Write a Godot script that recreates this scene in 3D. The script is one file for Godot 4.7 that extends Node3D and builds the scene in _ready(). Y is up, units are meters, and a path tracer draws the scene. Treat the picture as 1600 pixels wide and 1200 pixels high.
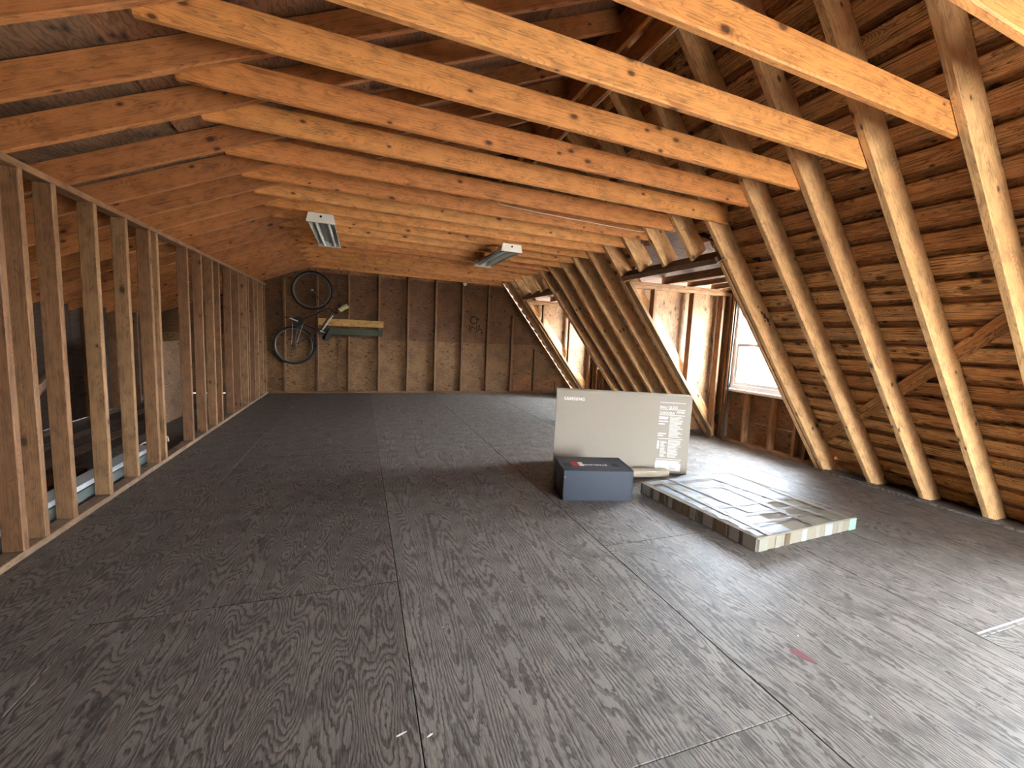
extends Node3D
# An unfinished attic: steep rafters and dormers on the right, open stud wall on the left.

var rng := RandomNumberGenerator.new()
var M := {}
var UV := {}
const TH_C := 0.6165     # cosine and sine of the steep roof slope
const TH_S := 0.7874
const RD := 0.184        # depth of the steep rafters
const LS := 0.42         # slope of the shallow roof
const LX := 0.46         # where shallow rafter and tie meet
const LY := 2.340
const LD := 0.154        # vertical depth of the shallow rafters
const DZ := 0.4052
const Z5 := 7.629
const ZB := -0.09        # inner face of the far gable sheathing
const ZF := 10.6         # inner face of the near gable
const XO := -1.95        # eave wall behind the stud wall

func _ready() -> void:
	rng.seed = 4711
	# ---------------------------------------------------------------- camera
	var cam := Camera3D.new()
	cam.name = "camera"
	cam.transform = Transform3D(Vector3(0.942945, 0.043432, 0.330104), Vector3(-0.004815, 0.993131, -0.116912), Vector3(-0.332914, 0.108652, 0.936677), Vector3(1.320, 1.240, 8.971))
	cam.keep_aspect = Camera3D.KEEP_HEIGHT
	cam.fov = 83.6
	cam.near = 0.02
	add_child(cam, true)
	cam.current = true
	# ---------------------------------------------------------------- sky and exposure
	var env := Environment.new()
	var sm := ProceduralSkyMaterial.new()
	sm.sky_top_color = Color(0.88, 0.94, 1.0)
	sm.sky_horizon_color = Color(0.97, 0.985, 1.0)
	sm.ground_horizon_color = Color(1.0, 0.98, 0.95)
	sm.ground_bottom_color = Color(0.95, 0.93, 0.90)
	sm.sky_energy_multiplier = 1.7
	sm.ground_energy_multiplier = 1.25
	var sky := Sky.new()
	sky.sky_material = sm
	env.background_mode = Environment.BG_SKY
	env.sky = sky
	env.background_energy_multiplier = 20.0
	env.ambient_light_source = Environment.AMBIENT_SOURCE_SKY
	env.tonemap_mode = Environment.TONE_MAPPER_LINEAR
	env.tonemap_exposure = 2.5
	env.sdfgi_enabled = true
	env.ssao_enabled = true
	env.ssil_enabled = true
	var we := WorldEnvironment.new()
	we.name = "world_environment"
	we.environment = env
	add_child(we, true)
	# ---------------------------------------------------------------- build
	make_materials()
	build_floor()
	build_gables()
	build_left()
	build_ceiling()
	build_right()
	build_dormer(1, 4.39, 5.83)
	build_dormer(2, 0.97, 2.33)
	build_dormer(3, 8.06, 9.46)
	build_lights()
	build_cartons()
	build_flat_carton()
	build_wall_things()
	build_bicycle()
	build_knee_space()

# ==================================================================== helpers
func tag(o: Node, label: String, category: String, group := "") -> void:
	o.set_meta("label", label)
	o.set_meta("category", category)
	if group != "":
		o.set_meta("group", group)

func struct_node(called: String) -> Node3D:
	var o := Node3D.new()
	o.name = called
	add_child(o, true)
	o.set_meta("kind", "structure")
	return o

func thing(called: String, at: Vector3, turn := 0.0) -> Node3D:
	var o := Node3D.new()
	o.name = called
	add_child(o, true)
	o.position = at
	o.rotation.y = turn
	return o

func put(parent: Node, called: String, mesh: Mesh, mat: Material, xf := Transform3D.IDENTITY) -> MeshInstance3D:
	var o := MeshInstance3D.new()
	o.name = called
	o.mesh = mesh
	o.material_override = mat
	o.transform = xf
	parent.add_child(o, true)
	return o

func tri(st: SurfaceTool, a: Vector3, b: Vector3, c: Vector3, ctr: Vector3, uvf: Callable) -> void:
	var n := (c - a).cross(b - a)
	if n.length_squared() < 1e-16:
		return
	if n.dot((a + b + c) / 3.0 - ctr) < 0.0:
		var t := b
		b = c
		c = t
		n = -n
	n = n.normalized()
	for p in [a, b, c]:
		st.set_normal(n)
		st.set_uv(uvf.call(p, n))
		st.add_vertex(p)

# convex polygon in local XY, extruded along local Z from -t/2 to t/2 with small chamfers; grain runs along local X
func prism(poly: PackedVector2Array, t: float, bev: float, us := Vector2(2.4, 0.6), along_y := false) -> ArrayMesh:
	var st := SurfaceTool.new()
	st.begin(Mesh.PRIMITIVE_TRIANGLES)
	var o := Vector2(rng.randf(), rng.randf())
	var uvf := func(p: Vector3, n: Vector3) -> Vector2:
		var a := p.x
		var b := p.y
		if along_y:
			a = p.y
			b = p.x
		if absf(n.z) < 0.6:
			if (along_y and absf(n.x) > 0.5) or (not along_y and absf(n.y) > 0.5):
				b = p.z + 0.171
			else:
				a = p.z * 0.5
		return Vector2(a / us.x + o.x, b / us.y + o.y)
	add_prism(st, poly, t, bev, Vector3.ZERO, uvf)
	return st.commit()

func inset(poly: PackedVector2Array, d: float) -> PackedVector2Array:
	var n := poly.size()
	var area := 0.0
	for i in n:
		area += poly[i].cross(poly[(i + 1) % n])
	var s := 1.0 if area > 0 else -1.0
	var r := PackedVector2Array()
	for i in n:
		var e0 := (poly[i] - poly[(i + n - 1) % n]).normalized()
		var e1 := (poly[(i + 1) % n] - poly[i]).normalized()
		var n0 := Vector2(-e0.y, e0.x) * s
		var n1 := Vector2(-e1.y, e1.x) * s
		var k := (n0 + n1) / maxf(0.25, 1.0 + n0.dot(n1))
		r.append(poly[i] + k * d)
	return r

func add_prism(st: SurfaceTool, poly: PackedVector2Array, t: float, bev: float, off: Vector3, uvf: Callable) -> void:
	var n := poly.size()
	var h := t / 2.0
	var rings := []
	if bev > 0.0:
		var pin := inset(poly, bev)
		rings = [[pin, -h], [poly, -h + bev], [poly, h - bev], [pin, h]]
	else:
		rings = [[poly, -h], [poly, h]]
	var c2 := Vector2.ZERO
	for p in poly:
		c2 += p / n
	var ctr := Vector3(c2.x, c2.y, 0) + off
	var pt := func(r: int, i: int) -> Vector3:
		var q: Vector2 = rings[r][0][i % n]
		return Vector3(q.x, q.y, rings[r][1]) + off
	for r in rings.size() - 1:
		for i in n:
			var a: Vector3 = pt.call(r, i)
			var b: Vector3 = pt.call(r, i + 1)
			var c: Vector3 = pt.call(r + 1, i + 1)
			var d: Vector3 = pt.call(r + 1, i)
			tri(st, a, b, c, ctr, uvf)
			tri(st, a, c, d, ctr, uvf)
	for r in [0, rings.size() - 1]:
		var cc := Vector3(ctr.x, ctr.y, rings[r][1] + off.z)
		if n == 4:
			tri(st, pt.call(r, 0), pt.call(r, 1), pt.call(r, 2), ctr, uvf)
			tri(st, pt.call(r, 0), pt.call(r, 2), pt.call(r, 3), ctr, uvf)
		else:
			for i in n:
				tri(st, pt.call(r, i), pt.call(r, i + 1), cc, ctr, uvf)

func rect(x0: float, y0: float, x1: float, y1: float) -> PackedVector2Array:
	return PackedVector2Array([Vector2(x0, y0), Vector2(x1, y0), Vector2(x1, y1), Vector2(x0, y1)])

# a straight piece of lumber: from a to b along the middle, h along up, w across; cut_a, cut_b skew the ends along the grain
func lumber(parent: Node, called: String, a: Vector3, b: Vector3, up: Vector3, w: float, h: float, mat: String, cut_a := 0.0, cut_b := 0.0, bev := 0.004) -> MeshInstance3D:
	var x := (b - a).normalized()
	var z := x.cross(up).normalized()
	var y := z.cross(x)
	var l := a.distance_to(b)
	var p := PackedVector2Array([Vector2(-cut_a / 2, -h / 2), Vector2(l - cut_b / 2, -h / 2), Vector2(l + cut_b / 2, h / 2), Vector2(cut_a / 2, h / 2)])
	var us: Vector2 = UV.get(mat, Vector2(2.4, 0.6))
	return put(parent, called, prism(p, w, bev, us), M[mat], Transform3D(x, y, z, a))

# a slab with its own polygon in the world's XY plane, from z0 to z1
func sheet(parent: Node, called: String, poly: PackedVector2Array, z0: float, z1: float, mat: String, along_y := false, bev := 0.002) -> MeshInstance3D:
	var us: Vector2 = UV.get(mat, Vector2(2.4, 0.6))
	return put(parent, called, prism(poly, absf(z1 - z0), bev, us, along_y), M[mat], Transform3D(Basis.IDENTITY, Vector3(0, 0, (z0 + z1) / 2)))

# a flat sheet in any plane: corner o, edges ex * lx and ey * ly, thickness along their cross product
func panel(parent: Node, called: String, o: Vector3, ex: Vector3, lx: float, ey: Vector3, ly: float, t: float, mat: String, along_y := false, bev := 0.0015) -> MeshInstance3D:
	var n := ex.cross(ey).normalized()
	var us: Vector2 = UV.get(mat, Vector2(2.4, 0.6))
	return put(parent, called, prism(rect(0, 0, lx, ly), t, bev, us, along_y), M[mat], Transform3D(ex, ey, n, o + n * t / 2))

func box_at(parent: Node, called: String, lo: Vector3, hi: Vector3, mat: String, bev := 0.003, along_y := false) -> MeshInstance3D:
	var us: Vector2 = UV.get(mat, Vector2(2.4, 0.6))
	return put(parent, called, prism(rect(lo.x, lo.y, hi.x, hi.y), hi.z - lo.z, bev, us, along_y), M[mat], Transform3D(Basis.IDENTITY, Vector3(0, 0, (lo.z + hi.z) / 2)))

func add_box(st: SurfaceTool, lo: Vector3, hi: Vector3, bev := 0.0) -> void:
	var uvf := func(p: Vector3, _n: Vector3) -> Vector2: return Vector2(p.x + p.z, p.y)
	add_prism(st, rect(lo.x, lo.y, hi.x, hi.y), hi.z - lo.z, bev, Vector3(0, 0, (lo.z + hi.z) / 2), uvf)

# a round tube along points
func add_tube(st: SurfaceTool, pts: Array, r, seg := 8) -> void:
	var n := pts.size()
	var rings := []
	var prev := Vector3.UP
	for i in n:
		var d: Vector3 = (pts[mini(i + 1, n - 1)] - pts[maxi(i - 1, 0)]).normalized()
		var u := prev - d * prev.dot(d)
		if u.length() < 0.1:
			u = Vector3.RIGHT - d * d.x
		u = u.normalized()
		prev = u
		var v := d.cross(u)
		var rr: float = r[i] if r is Array else r
		var ring := []
		for k in seg:
			var a := TAU * k / seg
			var e := u * cos(a) + v * sin(a)
			ring.append([pts[i] + e * rr, e])
		rings.append(ring)
	var vtx := func(i: int, k: int) -> void:
		var q: Array = rings[i][k % seg]
		st.set_normal(q[1])
		st.set_uv(Vector2(float(k) / seg, i))
		st.add_vertex(q[0])
	for i in n - 1:
		for k in seg:
			for q in [[i, k], [i + 1, k], [i + 1, k + 1], [i, k], [i + 1, k + 1], [i, k + 1]]:
				vtx.call(q[0], q[1])
	for e in [[0, -1.0], [n - 1, 1.0]]:
		var i: int = e[0]
		var d: Vector3 = (pts[1] - pts[0]).normalized() * -1.0 if i == 0 else (pts[n - 1] - pts[n - 2]).normalized()
		for k in seg:
			var order := [k, k + 1] if i == 0 else [k + 1, k]
			st.set_normal(d)
			st.set_uv(Vector2.ZERO)
			st.add_vertex(pts[i])
			for q in order:
				st.set_normal(d)
				st.set_uv(Vector2.ZERO)
				st.add_vertex(rings[i][q % seg][0])

func tube(parent: Node, called: String, pts: Array, r, mat: String, seg := 8) -> MeshInstance3D:
	var st := SurfaceTool.new()
	st.begin(Mesh.PRIMITIVE_TRIANGLES)
	add_tube(st, pts, r, seg)
	return put(parent, called, st.commit(), M[mat])

func begin() -> SurfaceTool:
	var st := SurfaceTool.new()
	st.begin(Mesh.PRIMITIVE_TRIANGLES)
	return st

# height of the shallow rafters' underside at LX: the roof climbs a little from the middle of the attic towards the viewer
func KY(z: float) -> float:
	return LY + clampf(z - 5.4, 0.0, 2.7) * 0.054

func RP(s: float, off: float, z: float) -> Vector3:
	return Vector3(5.847 - TH_C * s + TH_S * off, 0.03 + TH_S * s + TH_C * off, z)

# ==================================================================== materials
func noise_img(w: int, h: int, sd: int, freq: float, oct: int, sx: int, sy: int) -> PackedByteArray:
	var f := FastNoiseLite.new()
	f.seed = sd
	f.noise_type = FastNoiseLite.TYPE_SIMPLEX_SMOOTH
	f.frequency = freq
	f.fractal_octaves = oct
	var im: Image = f.get_seamless_image(maxi(8, w / sx), maxi(8, h / sy), false, false, 0.12)
	if sx > 1 or sy > 1:
		im.resize(w, h, Image.INTERPOLATE_CUBIC)
	im.convert(Image.FORMAT_L8)
	return im.get_data()

func tex(w: int, h: int, data: PackedByteArray, fmt: int) -> ImageTexture:
	var im := Image.create_from_data(w, h, false, fmt, data)
	im.generate_mipmaps()
	return ImageTexture.create_from_image(im)

# sawn softwood, grain along u; neutral value in tone so that each material tints it
func wood_tex(w: int, h: int, sd: int, knots: int, contrast: float) -> Array:
	var fine := noise_img(w, h, sd, 0.12, 2, 48, 1)
	var warp := noise_img(w, h, sd + 1, 0.011, 2, 10, 1)
	var blot := noise_img(w, h, sd + 2, 0.03, 3, 4, 2)
	var disp := PackedFloat32Array()
	disp.resize(w * h)
	var dark := PackedFloat32Array()
	dark.resize(w * h)
	var r := RandomNumberGenerator.new()
	r.seed = sd
	for k in knots:
		var kx := r.randi() % w
		var ky := r.randi() % h
		var rad := r.randf_range(3.5, 10.0)
		var rx := int(rad * 9)
		var ry := int(rad * 5)
		for dy in range(-ry, ry):
			var yy := posmod(ky + dy, h) * w
			for dx in range(-rx, rx):
				var i := yy + posmod(kx + dx, w)
				var q := Vector2(dx * 0.55, dy).length() / rad
				if q < 5.0:
					disp[i] += 22.0 * exp(-q * q * 0.25) * signf(dy + 0.5)
					var rg := 0.9 if q < 0.8 else 0.9 * exp(-(q - 0.8) * 1.9)
					dark[i] = maxf(dark[i], rg)
	var out := PackedByteArray()
	out.resize(w * h * 3)
	var hgt := PackedByteArray()
	hgt.resize(w * h)
	for y in h:
		for x in w:
			var i := y * w + x
			var ph := (y + disp[i] + (warp[i] - 128) * 0.75) * 0.075
			var ring := ph - floorf(ph)
			ring = ring * ring * ring
			var v := 1.04 - contrast * (0.24 * ring + 0.0014 * (fine[i] - 90)) - 0.0012 * (140 - blot[i])
			var kd := dark[i]
			v = v * (1.0 - 0.62 * kd)
			var g := clampf(v * (1.0 - 0.10 * ring * contrast - 0.10 * kd), 0, 1)
			var b := clampf(v * (1.0 - 0.20 * ring * contrast - 0.22 * kd), 0, 1)
			v = clampf(v, 0, 1)
			out[i * 3] = int(v * 255)
			out[i * 3 + 1] = int(g * 255)
			out[i * 3 + 2] = int(b * 255)
			hgt[i] = int(clampf(190 - 60 * ring - (fine[i] - 128) * 0.4 - kd * 50, 0, 255))
	return [tex(w, h, out, Image.FORMAT_RGB8), tex(w, h, hgt, Image.FORMAT_L8)]

# rotary-cut plywood face: the contour lines of a stretched height field, grain along u
func ply_tex(w: int, h: int, sd: int, lines: float, contrast: float, knots: int, sx: int, f0: float, warm := 1.0, dense := 0.011, oct := 3, wobble := 0.0035) -> Array:
	var base := noise_img(w, h, sd, f0, oct, sx, 1)
	var fine := noise_img(w, h, sd + 5, 0.16, 2, 10, 1)
	var wob := noise_img(w, h, sd + 9, 0.06, 2, 2, 1)
	var blot := noise_img(w, h, sd + 7, 0.012, 4, 2, 2)
	var dark := PackedFloat32Array()
	dark.resize(w * h)
	var r := RandomNumberGenerator.new()
	r.seed = sd
	for k in knots:
		var kx := r.randi() % w
		var ky := r.randi() % h
		var rad := r.randf_range(2.5, 8.0)
		var rx := int(rad * 3)
		for dy in range(-rx, rx):
			for dx in range(-rx, rx):
				var i := posmod(ky + dy, h) * w + posmod(kx + dx, w)
				var q := Vector2(dx * 0.6, dy).length() / rad
				dark[i] = maxf(dark[i], exp(-q * q * 1.3))
	var out := PackedByteArray()
	out.resize(w * h * 3)
	var hgt := PackedByteArray()
	hgt.resize(w * h)
	var k1 := lines / 255.0
	var ramp := roundf(h * dense) / h
	for i in w * h:
		var ph := base[i] * k1 + (i / w) * ramp + (wob[i] - 128) * wobble
		var q := ph - floorf(ph)
		var ring := clampf((q - 0.35) * 2.2, 0, 1)
		if q > 0.88:
			ring *= (1.0 - q) * 8.3
		var v := 1.04 - contrast * (0.46 * ring * (0.45 + blot[i] * 0.0035) + 0.0018 * (fine[i] - 110)) - 0.0016 * (150 - blot[i])
		v *= 1.0 - 0.6 * dark[i]
		var g := clampf(v * (1.0 - 0.04 * warm * ring - 0.08 * dark[i]), 0, 1)
		var b := clampf(v * (1.0 - 0.07 * warm * ring - 0.16 * dark[i]), 0, 1)
		v = clampf(v, 0, 1)
		out[i * 3] = int(v * 255)
		out[i * 3 + 1] = int(g * 255)
		out[i * 3 + 2] = int(b * 255)
		hgt[i] = int(clampf(120 + 90 * ring - (fine[i] - 128) * 0.5, 0, 255))
	return [tex(w, h, out, Image.FORMAT_RGB8), tex(w, h, hgt, Image.FORMAT_L8)]

func mat(called: String, col: Color, rough: float, tx: Array = [], relief := 0.0, uvs := Vector2(2.4, 0.6), spec := 0.5) -> StandardMaterial3D:
	var m := StandardMaterial3D.new()
	m.resource_name = called
	m.albedo_color = col
	m.roughness = rough
	m.metallic_specular = spec
	if tx.size() > 0:
		m.albedo_texture = tx[0]
		if relief > 0.0:
			m.heightmap_enabled = true
			m.heightmap_texture = tx[1]
			m.heightmap_scale = relief
	M[called] = m
	UV[called] = uvs
	return m

func make_materials() -> void:
	var wood := wood_tex(2048, 512, 11, 13, 0.75)
	var rough := wood_tex(1024, 512, 57, 16, 1.5)
	var ply := ply_tex(1024, 512, 21, 7.0, 0.55, 60, 5, 0.012)
	var flo := ply_tex(2048, 1024, 33, 13.0, 0.95, 3, 4, 0.0055, 0.6, 0.026, 2, 0.002)
	var flo2 := ply_tex(2048, 1024, 71, 9.0, 0.85, 3, 8, 0.0060, 0.6, 0.036, 2, 0.002)
	mat("pine_a", Color(0.85, 0.59, 0.33), 0.62, wood, 0.12)
	mat("pine_b", Color(0.81, 0.54, 0.30), 0.60, wood, 0.12)
	mat("pine_c", Color(0.87, 0.62, 0.36), 0.62, wood, 0.12)
	mat("pine_d", Color(0.70, 0.46, 0.26), 0.64, wood, 0.12)
	mat("pine_e", Color(0.66, 0.43, 0.25), 0.64, wood, 0.12)
	mat("rafter_a", Color(0.84, 0.67, 0.46), 0.66, wood, 0.14)
	mat("rafter_b", Color(0.80, 0.62, 0.42), 0.66, wood, 0.14)
	mat("rafter_c", Color(0.87, 0.70, 0.48), 0.66, wood, 0.14)
	mat("stud_a", Color(0.50, 0.365, 0.235), 0.68, wood, 0.10)
	mat("stud_b", Color(0.465, 0.33, 0.21), 0.68, wood, 0.10)
	mat("stud_c", Color(0.55, 0.42, 0.28), 0.68, wood, 0.10)
	mat("board_a", Color(0.88, 0.66, 0.42), 0.8, rough, 0.3, Vector2(1.6, 0.7))
	mat("board_b", Color(0.80, 0.58, 0.36), 0.8, rough, 0.3, Vector2(1.6, 0.7))
	mat("board_c", Color(0.92, 0.72, 0.48), 0.8, rough, 0.3, Vector2(1.6, 0.7))
	mat("shingle", Color(0.66, 0.47, 0.30), 0.9, rough, 0.3, Vector2(1.2, 0.9))
	mat("pale_plank", Color(0.74, 0.58, 0.34), 0.7, wood, 0.1)
	mat("plate_worn", Color(0.48, 0.39, 0.30), 0.8, wood, 0.12)
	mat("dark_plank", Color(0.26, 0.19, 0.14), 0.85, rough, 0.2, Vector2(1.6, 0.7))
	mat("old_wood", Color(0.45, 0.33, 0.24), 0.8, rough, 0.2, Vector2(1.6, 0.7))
	mat("ply_warm", Color(0.44, 0.30, 0.17), 0.72, ply, 0.06, Vector2(2.44, 1.22))
	mat("ply_pale", Color(0.52, 0.385, 0.235), 0.72, ply, 0.06, Vector2(2.44, 1.22))
	mat("ply_dark", Color(0.60, 0.42, 0.27), 0.75, ply, 0.06, Vector2(2.44, 1.22))
	mat("ply_fresh", Color(0.58, 0.45, 0.32), 0.72, ply, 0.06, Vector2(2.44, 1.22))
	mat("ply_roof", Color(0.50, 0.34, 0.22), 0.75, ply, 0.06, Vector2(2.44, 1.22))
	mat("ply_roof_grey", Color(0.44, 0.33, 0.23), 0.75, ply, 0.06, Vector2(2.44, 1.22))
	mat("floor_a", Color(0.43, 0.395, 0.36), 0.58, flo, 0.10, Vector2(2.44, 1.22), 0.45)
	mat("floor_b", Color(0.47, 0.44, 0.405), 0.58, flo2, 0.10, Vector2(2.44, 1.22), 0.45)
	mat("subfloor", Color(0.25, 0.22, 0.19), 0.9)
	mat("felt", Color(0.14, 0.12, 0.11), 0.95)
	mat("vinyl", Color(0.90, 0.91, 0.92), 0.4)
	mat("white_paint", Color(0.88, 0.87, 0.83), 0.45)
	mat("dark_hole", Color(0.03, 0.03, 0.03), 0.8)
	mat("tube_glass", Color(0.86, 0.88, 0.86), 0.25)
	var rf := mat("reflector", Color(0.80, 0.82, 0.80), 0.35)
	rf.metallic = 0.1
	mat("wire", Color(0.92, 0.89, 0.82), 0.5)
	mat("carton_grey", Color(0.64, 0.60, 0.54), 0.7)
	mat("carton_beige", Color(0.50, 0.465, 0.40), 0.8, [], 0.0, Vector2.ONE, 0.2)
	mat("carton_pale", Color(0.82, 0.77, 0.68), 0.7)
	mat("carton_kraft", Color(0.78, 0.66, 0.50), 0.7)
	mat("carton_navy", Color(0.165, 0.185, 0.225), 0.42)
	mat("print_white", Color(0.95, 0.95, 0.94), 0.6)
	mat("print_soft", Color(0.86, 0.85, 0.82), 0.6)
	mat("print_grey", Color(0.45, 0.45, 0.45), 0.6)
	mat("print_red", Color(0.80, 0.20, 0.14), 0.6)
	mat("tape_tan", Color(0.36, 0.30, 0.23), 0.5, [], 0.0, Vector2.ONE, 0.25)
	mat("tape_clear", Color(0.50, 0.48, 0.43), 0.5, [], 0.0, Vector2.ONE, 0.25)
	mat("tape_green", Color(0.52, 0.64, 0.55), 0.5)
	mat("wrap_light", Color(0.72, 0.69, 0.63), 0.6, [], 0.0, Vector2.ONE, 0.3)
	mat("wrap_tan", Color(0.58, 0.50, 0.41), 0.6, [], 0.0, Vector2.ONE, 0.3)
	mat("film", Color(0.54, 0.55, 0.57), 0.5, [], 0.0, Vector2.ONE, 0.25)
	mat("tyre", Color(0.035, 0.033, 0.033), 0.75)
	mat("frame_paint", Color(0.16, 0.035, 0.04), 0.3)
	mat("black_plastic", Color(0.03, 0.03, 0.03), 0.5)
	mat("grip", Color(0.85, 0.80, 0.55), 0.5)
	var ch := mat("chrome", Color(0.80, 0.80, 0.80), 0.22)
	ch.metallic = 1.0
	mat("silver", Color(0.78, 0.78, 0.76), 0.3)
	var al := mat("alloy", Color(0.42, 0.42, 0.42), 0.4)
	al.metallic = 0.9
	mat("green_paint", Color(0.20, 0.22, 0.12), 0.6)
	mat("stain", Color(0.24, 0.20, 0.16), 0.8)
	mat("ink", Color(0.04, 0.03, 0.03), 0.8)
	mat("red_mark", Color(0.42, 0.22, 0.22), 0.7)
	mat("siding_grey", Color(0.36, 0.39, 0.38), 0.45)
	mat("siding_white", Color(0.74, 0.76, 0.77), 0.35)
	var gl := mat("glass", Color(0.9, 0.95, 1.0, 0.06), 0.02)
	gl.transparency = BaseMaterial3D.TRANSPARENCY_ALPHA

# ==================================================================== floor
func build_floor() -> void:
	var f := struct_node("floor")
	box_at(f, "subfloor", Vector3(XO - 0.15, -0.22, -0.25), Vector3(6.3, -0.019, ZF + 0.2), "subfloor", 0.0)
	var rows := [[-0.94, 0.28, 5.66], [0.28, 1.5, 6.88], [1.5, 2.72, 8.04], [2.72, 3.94, 6.82], [3.94, 5.16, 8.0], [5.16, 6.12, 6.8]]
	var sheets := []
	for r in rows:
		var z: float = r[2]
		while z > ZB:
			z -= 2.44
		while z < ZF:
			var a: float = maxf(z, ZB) + 0.0015
			var b := minf(z + 2.44, ZF) - 0.0015
			if b - a > 0.05:
				var s := panel(f, "plywood_sheet", Vector3(r[0] + 0.0015, -0.018, b), Vector3(0, 0, -1), b - a, Vector3(1, 0, 0), r[1] - r[0] - 0.003, 0.018, "floor_a" if r[0] < 1.0 else "floor_b")
				s.transform = Transform3D(Vector3(0, 0, -1), Vector3(-1, 0, 0), Vector3(0, 1, 0), Vector3(r[1] - 0.0015, -0.009, b))
				sheets.append([s, r[0], a, b])
			z += 2.44
	# rough boards under the low eave
	for k in 6:
		var x0 := -1.94 + k * 0.166
		var zj := 2.2 + (k % 3) * 1.7
		for q in [[ZB, zj], [zj, zj + 3.6], [zj + 3.6, ZF]]:
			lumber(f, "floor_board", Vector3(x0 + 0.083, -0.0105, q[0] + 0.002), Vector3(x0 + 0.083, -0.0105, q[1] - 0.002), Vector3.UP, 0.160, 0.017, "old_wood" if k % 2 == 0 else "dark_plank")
	# paint left on the sheets
	var blob := func(cx: float, cz: float, lx: float, lz: float, turn: float, m: String, called: String) -> void:
		var p := PackedVector2Array()
		for k in 10:
			var a := TAU * k / 10
			var rr := rng.randf_range(0.75, 1.1)
			p.append(Vector2(cos(a) * lx * rr, sin(a) * lz * rr).rotated(turn))
		put(f, called, prism(p, 0.0006, 0.0), M[m], Transform3D(Vector3(1, 0, 0), Vector3(0, 0, -1), Vector3(0, 1, 0), Vector3(cx, 0.0003, cz)))
	blob.call(3.025, 7.852, 0.024, 0.062, 0.35, "red_mark", "paint_mark")
	blob.call(1.445, 7.735, 0.020, 0.004, 0.3, "print_soft", "paint_fleck")
	blob.call(1.530, 7.765, 0.012, 0.004, 0.5, "print_soft", "paint_fleck")
	for k in 26:
		blob.call(rng.randf_range(0.4, 4.6), rng.randf_range(6.0, 8.2), rng.randf_range(0.002, 0.006), rng.randf_range(0.0015, 0.004), rng.randf_range(0, 3), "print_soft", "paint_fleck")
	box_at(f, "paint_line", Vector3(3.96, 0.0, 7.975), Vector3(4.75, 0.0006, 7.983), "print_soft", 0.0)
	# the rough edge strip where the steep rafters land
	for g in [[-0.05, 0.93], [2.42, 4.30], [5.99, 8.02], [9.56, ZF]]:
		lumber(f, "edge_strip", Vector3(5.83, 0.012, g[0]), Vector3(5.83, 0.012, g[1]), Vector3.UP, 0.07, 0.022, "floor_a")

# ==================================================================== gables
func gable_poly(z: float) -> PackedVector2Array:
	# outer lines of both roofs
	var a := RP(-0.18, RD, 0)
	var ax := apex(z)
	var ly := KY(z) + LD + LS * (XO - LX)
	return PackedVector2Array([Vector2(XO, 0), Vector2(a.x, 0), ax, Vector2(XO, ly)])

func apex(z: float) -> Vector2:
	var b := RP(0, RD, 0)
	# left roof y = LY+LD+LS*(x-LX); right roof y = b.y + (b.x-x)*TH_S/TH_C
	var k := TH_S / TH_C
	var x := (b.y + b.x * k - KY(z) - LD + LS * LX) / (LS + k)
	return Vector2(x, KY(z) + LD + LS * (x - LX))

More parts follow.
